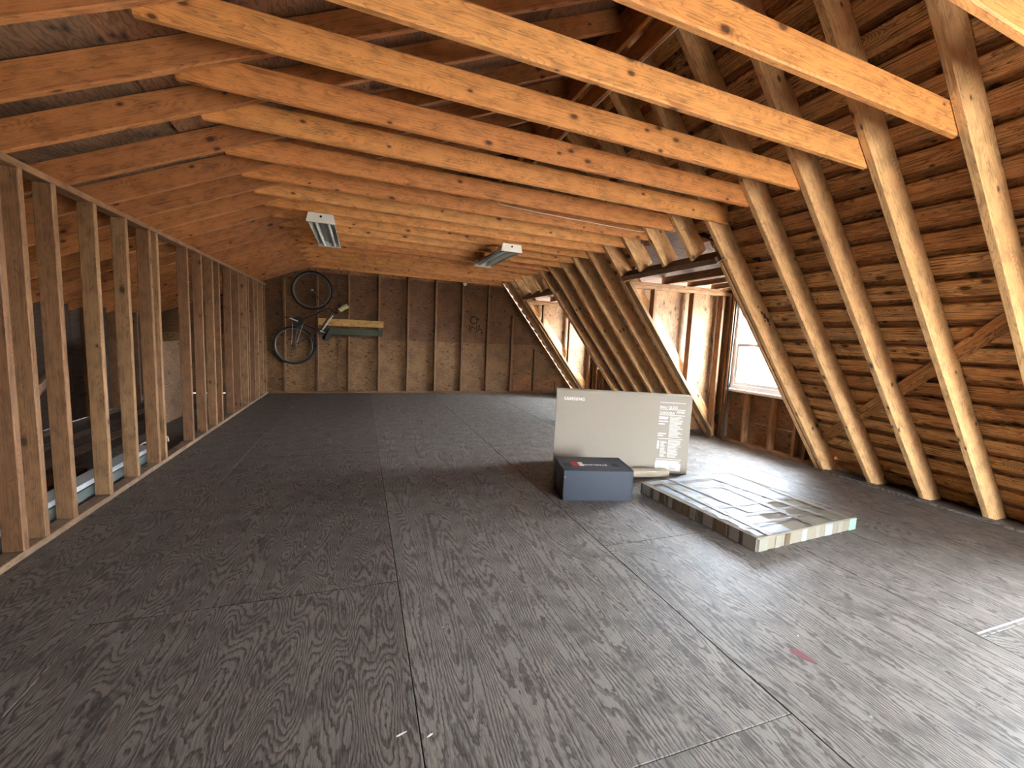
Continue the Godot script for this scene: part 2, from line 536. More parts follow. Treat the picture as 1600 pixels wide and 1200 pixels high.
func build_gables() -> void:
	var w := struct_node("wall_back")
	var g := gable_poly(0.0)
	sheet(w, "outer_skin", g, ZB - 0.10, ZB - 0.015, "felt", false, 0.0)
	var x := XO
	var widths := [1.63, 1.22, 1.22, 1.22, 1.22, 1.22, 0.5]
	var rows := [[0.0, 1.075], [1.075, 2.295], [2.295, 4.2]]
	for c in widths.size():
		for r in 3:
			var ys: Array = rows[r]
			var cell := rect(x + 0.001, ys[0] + 0.001, x + widths[c] - 0.001, ys[1] - 0.001)
			if r == 0 and x > 4.1:
				for q in [[0.0, 0.39], [0.39, 1.075]]:
					for p in Geometry2D.intersect_polygons(rect(x + 0.001, q[0] + 0.001, x + widths[c] - 0.001, q[1] - 0.001), g):
						sheet(w, "plywood_panel", p, ZB - 0.013, ZB, "ply_dark" if q[0] == 0.0 else "ply_pale")
				continue
			for p in Geometry2D.intersect_polygons(cell, g):
				sheet(w, "plywood_panel", p, ZB - 0.013, ZB, ["ply_pale", "ply_warm", "ply_dark"][r])
		x += widths[c]
	lumber(w, "bottom_plate", Vector3(-0.29, 0.019, -0.045), Vector3(5.75, 0.019, -0.045), Vector3.UP, 0.089, 0.038, "stud_b")
	for n in range(-1, 11):
		var sx := n * 0.561
		if n == -1:
			sx = -0.52
		# the stud runs up to whichever roof plane is lower
		var top: float = minf(LY + LS * (sx - LX), 0.03 + (5.847 - sx - 0.04) * TH_S / TH_C) - 0.02
		if n >= 0:
			lumber(w, "stud", Vector3(sx - 0.019, 0.038, -0.045), Vector3(sx - 0.019, top, -0.045), Vector3(0, 0, 1), 0.038, 0.089, ["stud_a", "stud_b", "stud_c"][rng.randi() % 3])
		else:
			lumber(w, "stud", Vector3(sx, 0.0, -0.045), Vector3(sx, top, -0.045), Vector3(0, 0, 1), 0.038, 0.089, "stud_b")
	# a name drawn on the sheathing with a dark marker
	var st := begin()
	var o := Vector3(3.58, 1.32, ZB + 0.002)
	var ring := []
	for k in 15:
		ring.append(o + Vector3(0.03 + cos(k * TAU / 14) * 0.075, 0.24 + sin(k * TAU / 14) * 0.075, 0))
	add_tube(st, ring, 0.011, 6)
	for stroke in [[[-0.04, 0.31], [0.0, 0.32], [0.03, 0.315]], [[0.10, 0.26], [0.14, 0.29], [0.145, 0.26], [0.12, 0.25]], [[-0.06, 0.02], [-0.06, 0.14], [-0.01, 0.14], [0.0, 0.10], [-0.055, 0.07], [0.0, 0.06], [0.0, 0.02], [-0.06, 0.01]], [[0.0, 0.09], [0.035, 0.09], [0.06, 0.04]], [[0.10, 0.14], [0.09, 0.05]], [[0.13, 0.13], [0.16, 0.14], [0.15, 0.07], [0.09, -0.01]], [[0.16, 0.06], [0.20, 0.06], [0.215, 0.0], [0.20, -0.04]]]:
		var pts := []
		for q in stroke:
			pts.append(o + Vector3(q[0], q[1], 0))
		add_tube(st, pts, 0.010, 6)
	var mk := put(w, "marker_drawing", st.commit(), M["ink"])
	mk.scale = Vector3(1, 1, 0.05)
	mk.position.z = (ZB + 0.001) * 0.95
	# gable behind the camera, with one window
	var f := struct_node("wall_front")
	g = gable_poly(ZF)
	var wx0 := 3.40
	var wx1 := 4.40
	var wy0 := 0.28
	var wy1 := 1.78
	for cell in [rect(XO, 0, wx0, 5), rect(wx1, 0, 7, 5), rect(wx0, 0, wx1, wy0), rect(wx0, wy1, wx1, 5)]:
		for p in Geometry2D.intersect_polygons(cell, g):
			sheet(f, "plywood_panel", p, ZF, ZF + 0.1, "ply_warm", false, 0.0)
	make_window(4, Transform3D(Vector3(0, 0, 1), Vector3(0, 1, 0), Vector3(-1, 0, 0), Vector3((wx0 + wx1) / 2, wy0, ZF + 0.05)), wx1 - wx0, wy1 - wy0)

# a double-hung window; local Z runs across it, local X points outward
func make_window(num: int, xf: Transform3D, w: float, h: float) -> void:
	var o := Node3D.new()
	o.name = "window_%d" % num
	add_child(o, true)
	o.set_meta("kind", "structure")
	o.transform = xf
	var fr := begin()
	var hw := w / 2
	add_box(fr, Vector3(-0.03, 0, -hw), Vector3(0.05, 0.045, hw), 0.003)
	add_box(fr, Vector3(-0.03, h - 0.04, -hw), Vector3(0.05, h, hw), 0.003)
	add_box(fr, Vector3(-0.03, 0.045, -hw), Vector3(0.05, h - 0.04, -hw + 0.04), 0.003)
	add_box(fr, Vector3(-0.03, 0.045, hw - 0.04), Vector3(0.05, h - 0.04, hw), 0.003)
	put(o, "frame", fr.commit(), M["vinyl"])
	var mid := h * 0.5
	for q in [[0.047, mid + 0.02, -0.02, 0.008], [mid - 0.015, h - 0.042, 0.012, 0.04]]:
		var s := begin()
		var a := -hw + 0.042
		var b := hw - 0.042
		add_box(s, Vector3(q[2], q[0], a), Vector3(q[3], q[0] + 0.04, b), 0.003)
		add_box(s, Vector3(q[2], q[1] - 0.036, a), Vector3(q[3], q[1], b), 0.003)
		add_box(s, Vector3(q[2], q[0] + 0.04, a), Vector3(q[3], q[1] - 0.036, a + 0.036), 0.003)
		add_box(s, Vector3(q[2], q[0] + 0.04, b - 0.036), Vector3(q[3], q[1] - 0.036, b), 0.003)
		var sash := put(o, "sash", s.commit(), M["vinyl"])
		var p := begin()
		var xm: float = (q[2] + q[3]) / 2
		add_box(p, Vector3(xm - 0.002, q[0] + 0.035, a + 0.03), Vector3(xm + 0.002, q[1] - 0.03, b - 0.03))
		put(sash, "pane", p.commit(), M["glass"])

# ==================================================================== left stud wall
func build_left() -> void:
	var w := struct_node("wall_left")
	var X := -0.345
	lumber(w, "bottom_plate", Vector3(X, 0.019, ZB + 0.1), Vector3(X, 0.019, ZF - 0.02), Vector3.UP, 0.089, 0.038, "plate_worn")
	lumber(w, "top_plate", Vector3(X, 1.995, ZB + 0.1), Vector3(X, 1.995, ZF - 0.02), Vector3.UP, 0.089, 0.038, "stud_a")
	var zs := [0.16, 0.34, 0.72, 1.0, 1.34, 1.47, 1.90, 2.30, 2.79, 3.03, 3.40, 3.80, 4.47, 4.60, 4.98, 5.365, 5.765, 6.02, 6.18, 6.58, 6.98, 7.4, 7.8, 8.2, 8.6, 9.0, 9.4, 9.8, 10.2, 10.6, 11.0]
	for z in zs:
		var lean := rng.randf_range(-0.006, 0.006)
		var s := lumber(w, "stud", Vector3(X, 0.038, z - 0.019), Vector3(X, 1.976, z - 0.019 + lean), Vector3(1, 0, 0), 0.038, 0.089, ["stud_a", "stud_b", "stud_c"][rng.randi() % 3])
		s.rotate_object_local(Vector3(1, 0, 0), rng.randf_range(-0.03, 0.03))
	# the low eave wall behind
	var e := struct_node("wall_eave")
	var top := LY + LS * (XO - LX) + 0.15
	var z := ZB
	while z < ZF:
		var z1 := minf(z + 2.44, ZF)
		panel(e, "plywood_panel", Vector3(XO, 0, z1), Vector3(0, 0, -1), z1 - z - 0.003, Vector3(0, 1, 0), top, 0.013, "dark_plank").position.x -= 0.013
		z += 2.44
	box_at(e, "outer_skin", Vector3(XO - 0.15, 0, ZB - 0.1), Vector3(XO - 0.014, top + 0.25, ZF + 0.1), "felt", 0.0)
	for k in 18:
		lumber(e, "stud", Vector3(XO + 0.045, 0, 0.3 + k * 0.61), Vector3(XO + 0.045, top - 0.12, 0.3 + k * 0.61), Vector3(1, 0, 0), 0.038, 0.089, "stud_b")

# ==================================================================== ceiling: ties, shallow rafters, sheathing
func tie_z(k: int) -> float:   # near face of a tie
	if k == 4:
		return 6.003
	if k == -1:
		return 8.035
	return Z5 - k * DZ - 0.043

func build_ceiling() -> void:
	var c := struct_node("ceiling")
	var u := Vector3(1, LS, 0).normalized()
	var n := Vector3(-u.y, u.x, 0)
	var pines := ["pine_a", "pine_b", "pine_c"]
	for k in range(-9, 19):
		var z := tie_z(k)
		if z < 0.1 or z > ZF - 0.05:
			continue
		# collar tie
		var yl := KY(z)
		var yr := (2.303 if k < 4 else (2.274 if k == 4 else 2.284)) + rng.randf_range(-0.004, 0.004)
		var xr := 4.09
		var xl := LX
		if k <= 0:
			yl = 2.475 if k == 0 else 2.53
			yr = 2.312
			xl = LX + 0.16
		if k == 4:
			xr = 4.30
		var cut := -0.11 + rng.randf_range(-0.02, 0.02)
		var a := Vector3(xl, yl + 0.07 + (xl - LX) * (yr - yl) / 3.63, z - 0.019)
		var b := Vector3(xr + cut / 2, yr + 0.07, z - 0.019)
		if k == 4:
			cut = -0.03
		lumber(c, "collar_tie", a, b, Vector3.UP, 0.038, 0.14, pines[rng.randi() % 3], -0.05, cut, 0.006)
		# shallow rafter beside it
		var xz := z + 0.022
		var p0 := Vector3(XO, KY(z) + LS * (XO - LX), xz) + n * 0.07
		var l := (3.085 - XO) * sqrt(1 + LS * LS)
		lumber(c, "shallow_rafter", p0, p0 + u * l, n, 0.038, 0.14, ["pine_d", "pine_e"][rng.randi() % 2], 0.0, 0.0, 0.005)
	# ridge board
	lumber(c, "ridge_board", Vector3(3.11, 3.49, ZB + 0.02), Vector3(3.11, 3.49, ZF - 0.02), Vector3.UP, 0.038, 0.24, "pine_b")
	lumber(c, "purlin", Vector3(3.115, 3.225, ZB + 0.02), Vector3(3.115, 3.225, ZF - 0.02), Vector3.UP, 0.038, 0.15, "pine_b")
	for z in [0.9, 2.9, 4.9, 7.75, 9.4]:
		lumber(c, "hanger", Vector3(3.153, 3.18, z), Vector3(3.153, 3.56, z), Vector3(0, 0, 1), 0.036, 0.089, "pine_c")
	# sheathing sheets over the shallow rafters; each follows the roof's slight climb
	var lay := func(called: String, s0: float, s1: float, z0: float, z1: float, lift: float, t: float, m: String) -> void:
		var a := Vector3(XO, KY(z0) + LS * (XO - LX), z0) + n * lift + u * s0
		var b := Vector3(XO, KY(z1) + LS * (XO - LX), z1) + n * lift + u * s0
		var ex := (b - a).normalized()
		var nn := ex.cross(u).normalized()
		panel(c, called, a, ex, a.distance_to(b), nn.cross(ex), s1 - s0, t, m)
	var total := Vector2(XO, LY + LD + LS * (XO - LX)).distance_to(apex(ZF)) + 0.02
	var s := 0.0
	var row := 0
	while s < total:
		var e := minf(s + 1.22, total)
		var z := 5.4 - 7.32 + (1.22 if row % 2 == 1 else 0.0)
		while z < ZF:
			var z0 := maxf(z, ZB)
			var z1 := minf(z + 2.44, ZF)
			if z1 - z0 > 0.02:
				lay.call("plywood_sheet", s + 0.001, e - 0.001, z0 + 0.002, z1 - 0.002, 0.143, 0.013, ["ply_roof", "ply_roof", "ply_roof_grey"][rng.randi() % 3])
			z += 2.44
		s += 1.22
		row += 1
	for q in [[ZB - 0.2, 5.4], [5.4, 8.1], [8.1, ZF + 0.2]]:
		lay.call("roofing_felt", -0.4, total + 0.08, q[0], q[1], 0.176, 0.05, "felt")

# ==================================================================== steep right roof
func build_right() -> void:
	var r := struct_node("wall_right")
	var up := Vector3(TH_S, TH_C, 0)
	var names := ["rafter_a", "rafter_b", "rafter_c"]
	var smax := 4.44
	for k in range(-9, 20):
		var z := Z5 - k * DZ - 0.02
		if z < 0.05 or z > ZF - 0.05:
			continue
		var start := 0.0
		if k in [5, 6, 7] or k in [14, 15, 16] or k in [-4, -3, -2]:
			start = 2.54
		if k == 4:
			z = 5.94
		elif k == 8:
			z = 4.37
		elif k == 13:
			z = 2.365
		elif k == 17:
			z = 0.93
		elif k == -1:
			z = 8.04
		elif k == -5:
			z = 9.52
		if k == 18:
			z = 0.58
		if k == 19:
			z = 0.16
		var cut := -0.145 if start == 0.0 else 0.0
		lumber(r, "rafter", RP(start - (0.11 if start == 0.0 else 0.0), RD / 2, z), RP(smax, RD / 2, z), up, 0.04, RD, names[rng.randi() % 3], cut, 0.15, 0.003)
	# dark stain on the near trimmer rafter of the near dormer
	for q in [[4.79, 1.50, 0.030, 0.018], [4.75, 1.53, 0.022, 0.012], [4.83, 1.47, 0.026, 0.012], [4.70, 1.58, 0.012, 0.008], [4.86, 1.43, 0.014, 0.007], [4.80, 1.46, 0.013, 0.008]]:
		var p := PackedVector2Array()
		for k in 11:
			var a := TAU * k / 11
			var rr := rng.randf_range(0.7, 1.15)
			p.append(Vector2(cos(a) * q[2] * rr, sin(a) * q[3] * rr).rotated(rng.randf_range(-0.1, 0.1) - 0.9))
		put(r, "stain", prism(p, 0.0008, 0.0), M["stain"], Transform3D(Basis.IDENTITY, Vector3(q[0] + 0.04, q[1] + 0.03, 5.9606)))
	# second ply of the dormer trimmers, as far up as the header
	for z in [5.885, 4.325, 0.885, 2.41, 7.995, 9.57]:
		lumber(r, "trimmer", RP(-0.11, RD / 2, z), RP(2.47, RD / 2, z), up, 0.04, RD, "rafter_b", -0.145, 0.0, 0.005)
	# boards across the outside of the rafters, cut back along the dormer valleys
	var open := [[0.90, 2.37], [4.33, 5.90], [8.0, 9.55]]
	var openings := func(y: float) -> Array:
		var o := []
		for q in open:
			var f := clampf((2.50 - y) / 0.50, 0.0, 1.0)
			var m: float = (float(q[0]) + float(q[1])) / 2
			if f > 0.02:
				o.append([lerpf(m, q[0], f), lerpf(m, q[1], f)])
		return o
	var s := -0.16
	while s < 4.62:
		var w := rng.randf_range(0.108, 0.124)
		var y := 0.03 + TH_S * s + TH_C * RD
		var segs := []
		if y < 2.5:
			var a := ZB
			for q in openings.call(y):
				segs.append([a, q[0]])
				a = q[1]
			segs.append([a, ZF])
		else:
			var a := ZB
			while a < ZF:
				var b: float = minf(Z5 - DZ * (round((Z5 - a) / DZ) - 4 - rng.randi() % 5), ZF)
				segs.append([a, b])
				a = b
		for g in segs:
			if g[1] - g[0] < 0.02:
				continue
			var t := rng.randf_range(0.019, 0.024)
			var o := lumber(r, "roof_board", RP(s + w / 2, RD + 0.001 + t / 2, g[0] + 0.002), RP(s + w / 2 + rng.randf_range(-0.006, 0.006), RD + 0.001 + t / 2, g[1] - 0.002), Vector3(-TH_C, TH_S, 0), t, w, ["board_a", "board_b", "board_c"][rng.randi() % 3], 0.0, 0.0, 0.003)
			o.rotate_object_local(Vector3(1, 0, 0), rng.randf_range(-0.02, 0.02))
		s += w + rng.randf_range(0.045, 0.06)
	# shingles seen through the gaps: one course per strip
	var sa := -0.3
	while sa < 4.72:
		var sb := minf(sa + (2.55 if sa < 0.0 else 0.12), 4.74)
		var a := ZB - 0.1
		var segs := []
		for q in openings.call(0.03 + TH_S * (sa + 0.06) + TH_C * RD if sa > 0.0 else 0.0):
			segs.append([a, q[0]])
			a = q[1]
		segs.append([a, ZF + 0.1])
		if sa > 3.1:
			sb = 4.74
		for g in segs:
			panel(r, "shingle_course", RP(sa, RD + 0.0255, g[1]), Vector3(0, 0, -1), g[1] - g[0], Vector3(-TH_C, TH_S, 0), sb - sa, 0.04, "shingle", false, 0.0)
		sa = sb
	# diagonal brace under the boards, one length in each bay
	var b0 := RP(0.27, RD - 0.012, 5.96)
	var b1 := RP(1.74, RD - 0.012, 7.571)
	for i in 4:
		var za := Z5 - (4 - i) * DZ + 0.002
		var zb := Z5 - (3 - i) * DZ - 0.042
		if i == 0:
			za = 5.962
		var f0 := (za - b0.z) / (b1.z - b0.z)
		var f1 := (zb - b0.z) / (b1.z - b0.z)
		lumber(r, "brace", b0.lerp(b1, f0), b0.lerp(b1, f1), Vector3(-TH_C, TH_S, 0), 0.02, 0.10, "board_b", 0.07, 0.07, 0.002)

# ==================================================================== dormers
func build_dormer(num: int, z0: float, z1: float) -> void:
	var d := struct_node("wall_dormer" if num == 1 else "wall_dormer_%03d" % (num - 1))
	var yt := 1.935
	var XW := 5.90          # inner face of the front studs
	# header under the cut rafters
	lumber(d, "header", RP(2.50, 0.06, z0 + 0.001), RP(2.50, 0.06, z1 + 0.03), Vector3(TH_S, TH_C, 0), 0.06, 0.14, "old_wood")
	# cheeks: sloping sole plate, studs, top plate, sheathing
	for side in [0, 1]:
		var za := z0 if side == 0 else z1 + 0.02     # inner face of trimmer
		var s := 1.0 if side == 0 else -1.0
		var zc := za + s * 0.046
		if side == 1:
			zc = z1 + 0.075 - 0.046
		var zp := zc - s * 0.0
		if side == 0:
			lumber(d, "sole_plate", RP(0.02, 0.019, zp), RP(2.44, 0.019, zp), Vector3(TH_S, TH_C, 0), 0.089, 0.036, "stud_c")
			for x in [4.76, 5.36, 5.84]:
				var yb: float = 0.03 + (5.847 - x + 0.03) * TH_S / TH_C + 0.055
				if x > 5.8:
					yb = 0.0
				lumber(d, "cheek_stud", Vector3(x - 0.019, yb, zp), Vector3(x - 0.019, yt - 0.038, zp), Vector3(0, 0, 1), 0.038, 0.085, "stud_a" if x < 5 else "stud_b", -0.03 if x < 5.8 else 0.0, 0.0)
			lumber(d, "top_plate", Vector3(4.40, yt - 0.018, zp), Vector3(XW + 0.09, yt - 0.018, zp), Vector3.UP, 0.089, 0.036, "stud_c")
			lumber(d, "top_plate", Vector3(4.36, yt + 0.02, zp), Vector3(XW + 0.09, yt + 0.02, zp), Vector3.UP, 0.089, 0.036, "stud_a")
		# sheathing, in two pieces with an upright joint, outside the trimmer
		var zs := z0 - 0.085 if side == 0 else z1 + 0.13
		var za2 := z0 - 0.0445 if side == 0 else z1 + 0.12
		zs = za2 - 0.014
		var e := RD + 0.0
		var yl := func(x: float) -> float: return 0.03 + (5.847 - x) * TH_S / TH_C + RD / TH_C
		for q in [[4.62, 5.38], [5.38, XW + 0.105]]:
			var poly := PackedVector2Array([Vector2(q[0] + 0.001, maxf(0.0, yl.call(q[0]) - 0.12)), Vector2(q[1] - 0.001, maxf(0.0, yl.call(q[1]) - 0.12)), Vector2(q[1] - 0.001, yt + 0.05), Vector2(q[0] + 0.001, yt + 0.05)])
			sheet(d, "plywood_panel", poly, zs, za2 - 0.0, "ply_fresh", true)
	# front wall round the window
	var wz0 := z0 + 0.19
	var wz1 := z1 - 0.15
	var wy0 := 0.70
	var wy1 := 1.82
	if num == 3:
		wz0 = z0 + 0.16
		wz1 = z1 - 0.10
		wy0 = 0.62
		wy1 = 1.82
	elif num == 2:
		wz0 = z0 + 0.30
		wz1 = z0 + 1.15
	var xs := XW + 0.09
	var cz0 := z0 - 0.06
	var cz1 := z1 + 0.13
	for q in [[0.0, 0.30, cz0, cz1], [0.30, wy0, cz0, cz1], [wy1, yt + 0.05, cz0, cz1], [wy0, wy1, cz0, wz0], [wy0, wy1, wz1, cz1]]:
		panel(d, "plywood_panel", Vector3(xs, q[0], q[2]), Vector3(0, 0, 1), q[3] - q[2], Vector3(0, 1, 0), q[1] - q[0] - 0.001, 0.014, "ply_warm").position.x = xs + 0.007
	var st_z := [z0 + 0.115, wz0 - 0.02, wz1 + 0.02, z1 + 0.0]
	for z in st_z:
		lumber(d, "front_stud", Vector3(XW + 0.044, 0.038, z), Vector3(XW + 0.044, yt - 0.002, z), Vector3(1, 0, 0), 0.036, 0.088, ["stud_a", "stud_b"][rng.randi() % 2])
	var zm := wz0
	for i in 3:
		zm = lerpf(wz0, wz1, [0.28, 0.62, 0.9][i])
		lumber(d, "cripple_stud", Vector3(XW + 0.044, 0.038, zm), Vector3(XW + 0.044, wy0 - 0.04, zm), Vector3(1, 0, 0), 0.036, 0.088, "stud_a")
	lumber(d, "bottom_plate", Vector3(XW + 0.044, 0.019, z0 + 0.10), Vector3(XW + 0.044, 0.019, z1 + 0.01), Vector3.UP, 0.089, 0.038, "stud_b")
	lumber(d, "window_sill", Vector3(XW + 0.04, wy0 - 0.02, wz0 - 0.0), Vector3(XW + 0.04, wy0 - 0.02, wz1 + 0.0), Vector3.UP, 0.10, 0.036, "white_paint")
	lumber(d, "window_head", Vector3(XW + 0.04, wy1 + 0.02, wz0 - 0.0), Vector3(XW + 0.04, wy1 + 0.02, wz1 + 0.0), Vector3.UP, 0.088, 0.036, "stud_c")
	make_window(num, Transform3D(Vector3(1, 0, 0), Vector3(0, 1, 0), Vector3(0, 0, 1), Vector3(XW + 0.085, wy0 + 0.001, (wz0 + wz1) / 2)), wz1 - wz0 - 0.002, wy1 - wy0 - 0.002)
	# ceiling ties of the dormer
	for x in [4.93, 5.33, 5.72]:
		lumber(d, "dormer_tie", Vector3(x, yt + 0.09, z0 - 0.04), Vector3(x, yt + 0.09, z1 + 0.11), Vector3.UP, 0.038, 0.09, "old_wood")
	# gable roof of the dormer
	var zr := (cz0 + cz1) / 2
	var half := (cz1 - cz0) / 2 + 0.12
	var yr := yt + 0.04 + half * 0.62
	for side in [-1.0, 1.0]:
		var e := Vector3(0, -0.62, side).normalized()
		var len := Vector2(half, half * 0.62).length()
		# slope from ridge to eave; a long quad whose inner end is buried under the main roof boards
		var st := begin()
		var xi_r := RP(0, RD, 0).x - (yr - RP(0, RD, 0).y) * TH_C / TH_S
		var xi_e := RP(0, RD, 0).x - (yt - RP(0, RD, 0).y) * TH_C / TH_S
		var a := Vector3(xi_r - 0.03, yr, zr)
		var b := Vector3(6.25, yr, zr)
		var c := Vector3(6.25, yr - half * 0.62, zr + side * half)
		var f := Vector3(xi_e - 0.03, yr - half * 0.62, zr + side * half)
		var h := Vector3(0, 0.04, 0)
		var ctr := (a + b + c + f) / 4 + h / 2
		var uvf := func(p: Vector3, _n: Vector3) -> Vector2: return Vector2(p.x / 2.44, p.z / 1.22)
		for t in [[a, b, c], [a, c, f], [a + h, b + h, c + h], [a + h, c + h, f + h], [a, b, b + h], [a, b + h, a + h], [b, c, c + h], [b, c + h, b + h], [c, f, f + h], [c, f + h, c + h], [f, a, a + h], [f, a + h, f + h]]:
			tri(st, t[0], t[1], t[2], ctr, uvf)
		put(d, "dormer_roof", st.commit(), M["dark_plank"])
	# triangle above the front wall
	var tp := PackedVector2Array([Vector2(-half, 0), Vector2(half, 0), Vector2(0, half * 0.62)])
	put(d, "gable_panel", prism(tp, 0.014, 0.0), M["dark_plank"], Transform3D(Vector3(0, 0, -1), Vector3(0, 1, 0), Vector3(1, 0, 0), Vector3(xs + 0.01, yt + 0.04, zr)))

# ==================================================================== lamps (off)
func build_lights() -> void:
	var spots := [[Vector3(0.965, 2.308, 3.83), "unlit white twin-tube shop light on the ceiling, nearer the stud wall and above the bicycle"], [Vector3(2.93, 2.285, 3.62), "unlit white twin-tube shop light on the ceiling, nearer the dormers"]]
	for sp in spots:
		var t := thing("shop_light", sp[0])
		tag(t, sp[1], "light fixture", "shop lights under the collar ties")
		t.rotation.z = -0.015
		# reflector: a shallow folded tray, open below
		var st := begin()
		var prof := [Vector2(-0.115, -0.075), Vector2(-0.05, -0.018), Vector2(0.0, -0.045), Vector2(0.05, -0.018), Vector2(0.115, -0.075)]
		var up := [Vector2(-0.118, -0.072), Vector2(-0.055, -0.004), Vector2(0.0, -0.004), Vector2(0.055, -0.004), Vector2(0.118, -0.072)]
		for i in 4:
			var q := PackedVector2Array([prof[i], prof[i + 1], up[i + 1], up[i]])
			var uvf := func(p: Vector3, _n: Vector3) -> Vector2: return Vector2(p.x, p.z)
			add_prism(st, q, 1.22, 0.0, Vector3.ZERO, uvf)
		put(t, "reflector", st.commit(), M["reflector"])
		for e in [-1.0, 1.0]:
			var pl := put(t, "end_plate", prism(PackedVector2Array([Vector2(-0.128, -0.088), Vector2(0.128, -0.088), Vector2(0.108, 0.0), Vector2(-0.108, 0.0)]), 0.012, 0.002), M["white_paint"], Transform3D(Basis.IDENTITY, Vector3(0, 0, e * 0.616)))
			var hole := begin()
			add_tube(hole, [Vector3(0, -0.03, e * 0.0061), Vector3(0, -0.03, e * 0.0068)], 0.011, 12)
			put(pl, "knockout", hole.commit(), M["dark_hole"])
		for x in [-0.058, 0.058]:
			tube(t, "lamp_tube", [Vector3(x, -0.062, -0.605), Vector3(x, -0.062, 0.605)], 0.016, "tube_glass", 12)
			for e in [-1.0, 1.0]:
				var sk := begin()
				add_box(sk, Vector3(x - 0.022, -0.084, e * 0.598 - 0.012), Vector3(x + 0.022, -0.035, e * 0.598 + 0.012), 0.003)
				put(t, "lamp_socket", sk.commit(), M["white_paint"])

# ==================================================================== cartons
func text_part(parent: Node, called: String, s: String, size: float, m: String, xf: Transform3D, bold := false) -> MeshInstance3D:
	var tm := TextMesh.new()
	var f := SystemFont.new()
	f.font_names = PackedStringArray(["Droid Sans"])
	if bold:
		f.font_weight = 700
	tm.font = f
	tm.text = s
	tm.font_size = 64
	tm.pixel_size = size / 46.0      # size is the height of a capital
	tm.depth = 0.0008
	tm.horizontal_alignment = HORIZONTAL_ALIGNMENT_LEFT
	return put(parent, called, tm, M[m], xf)

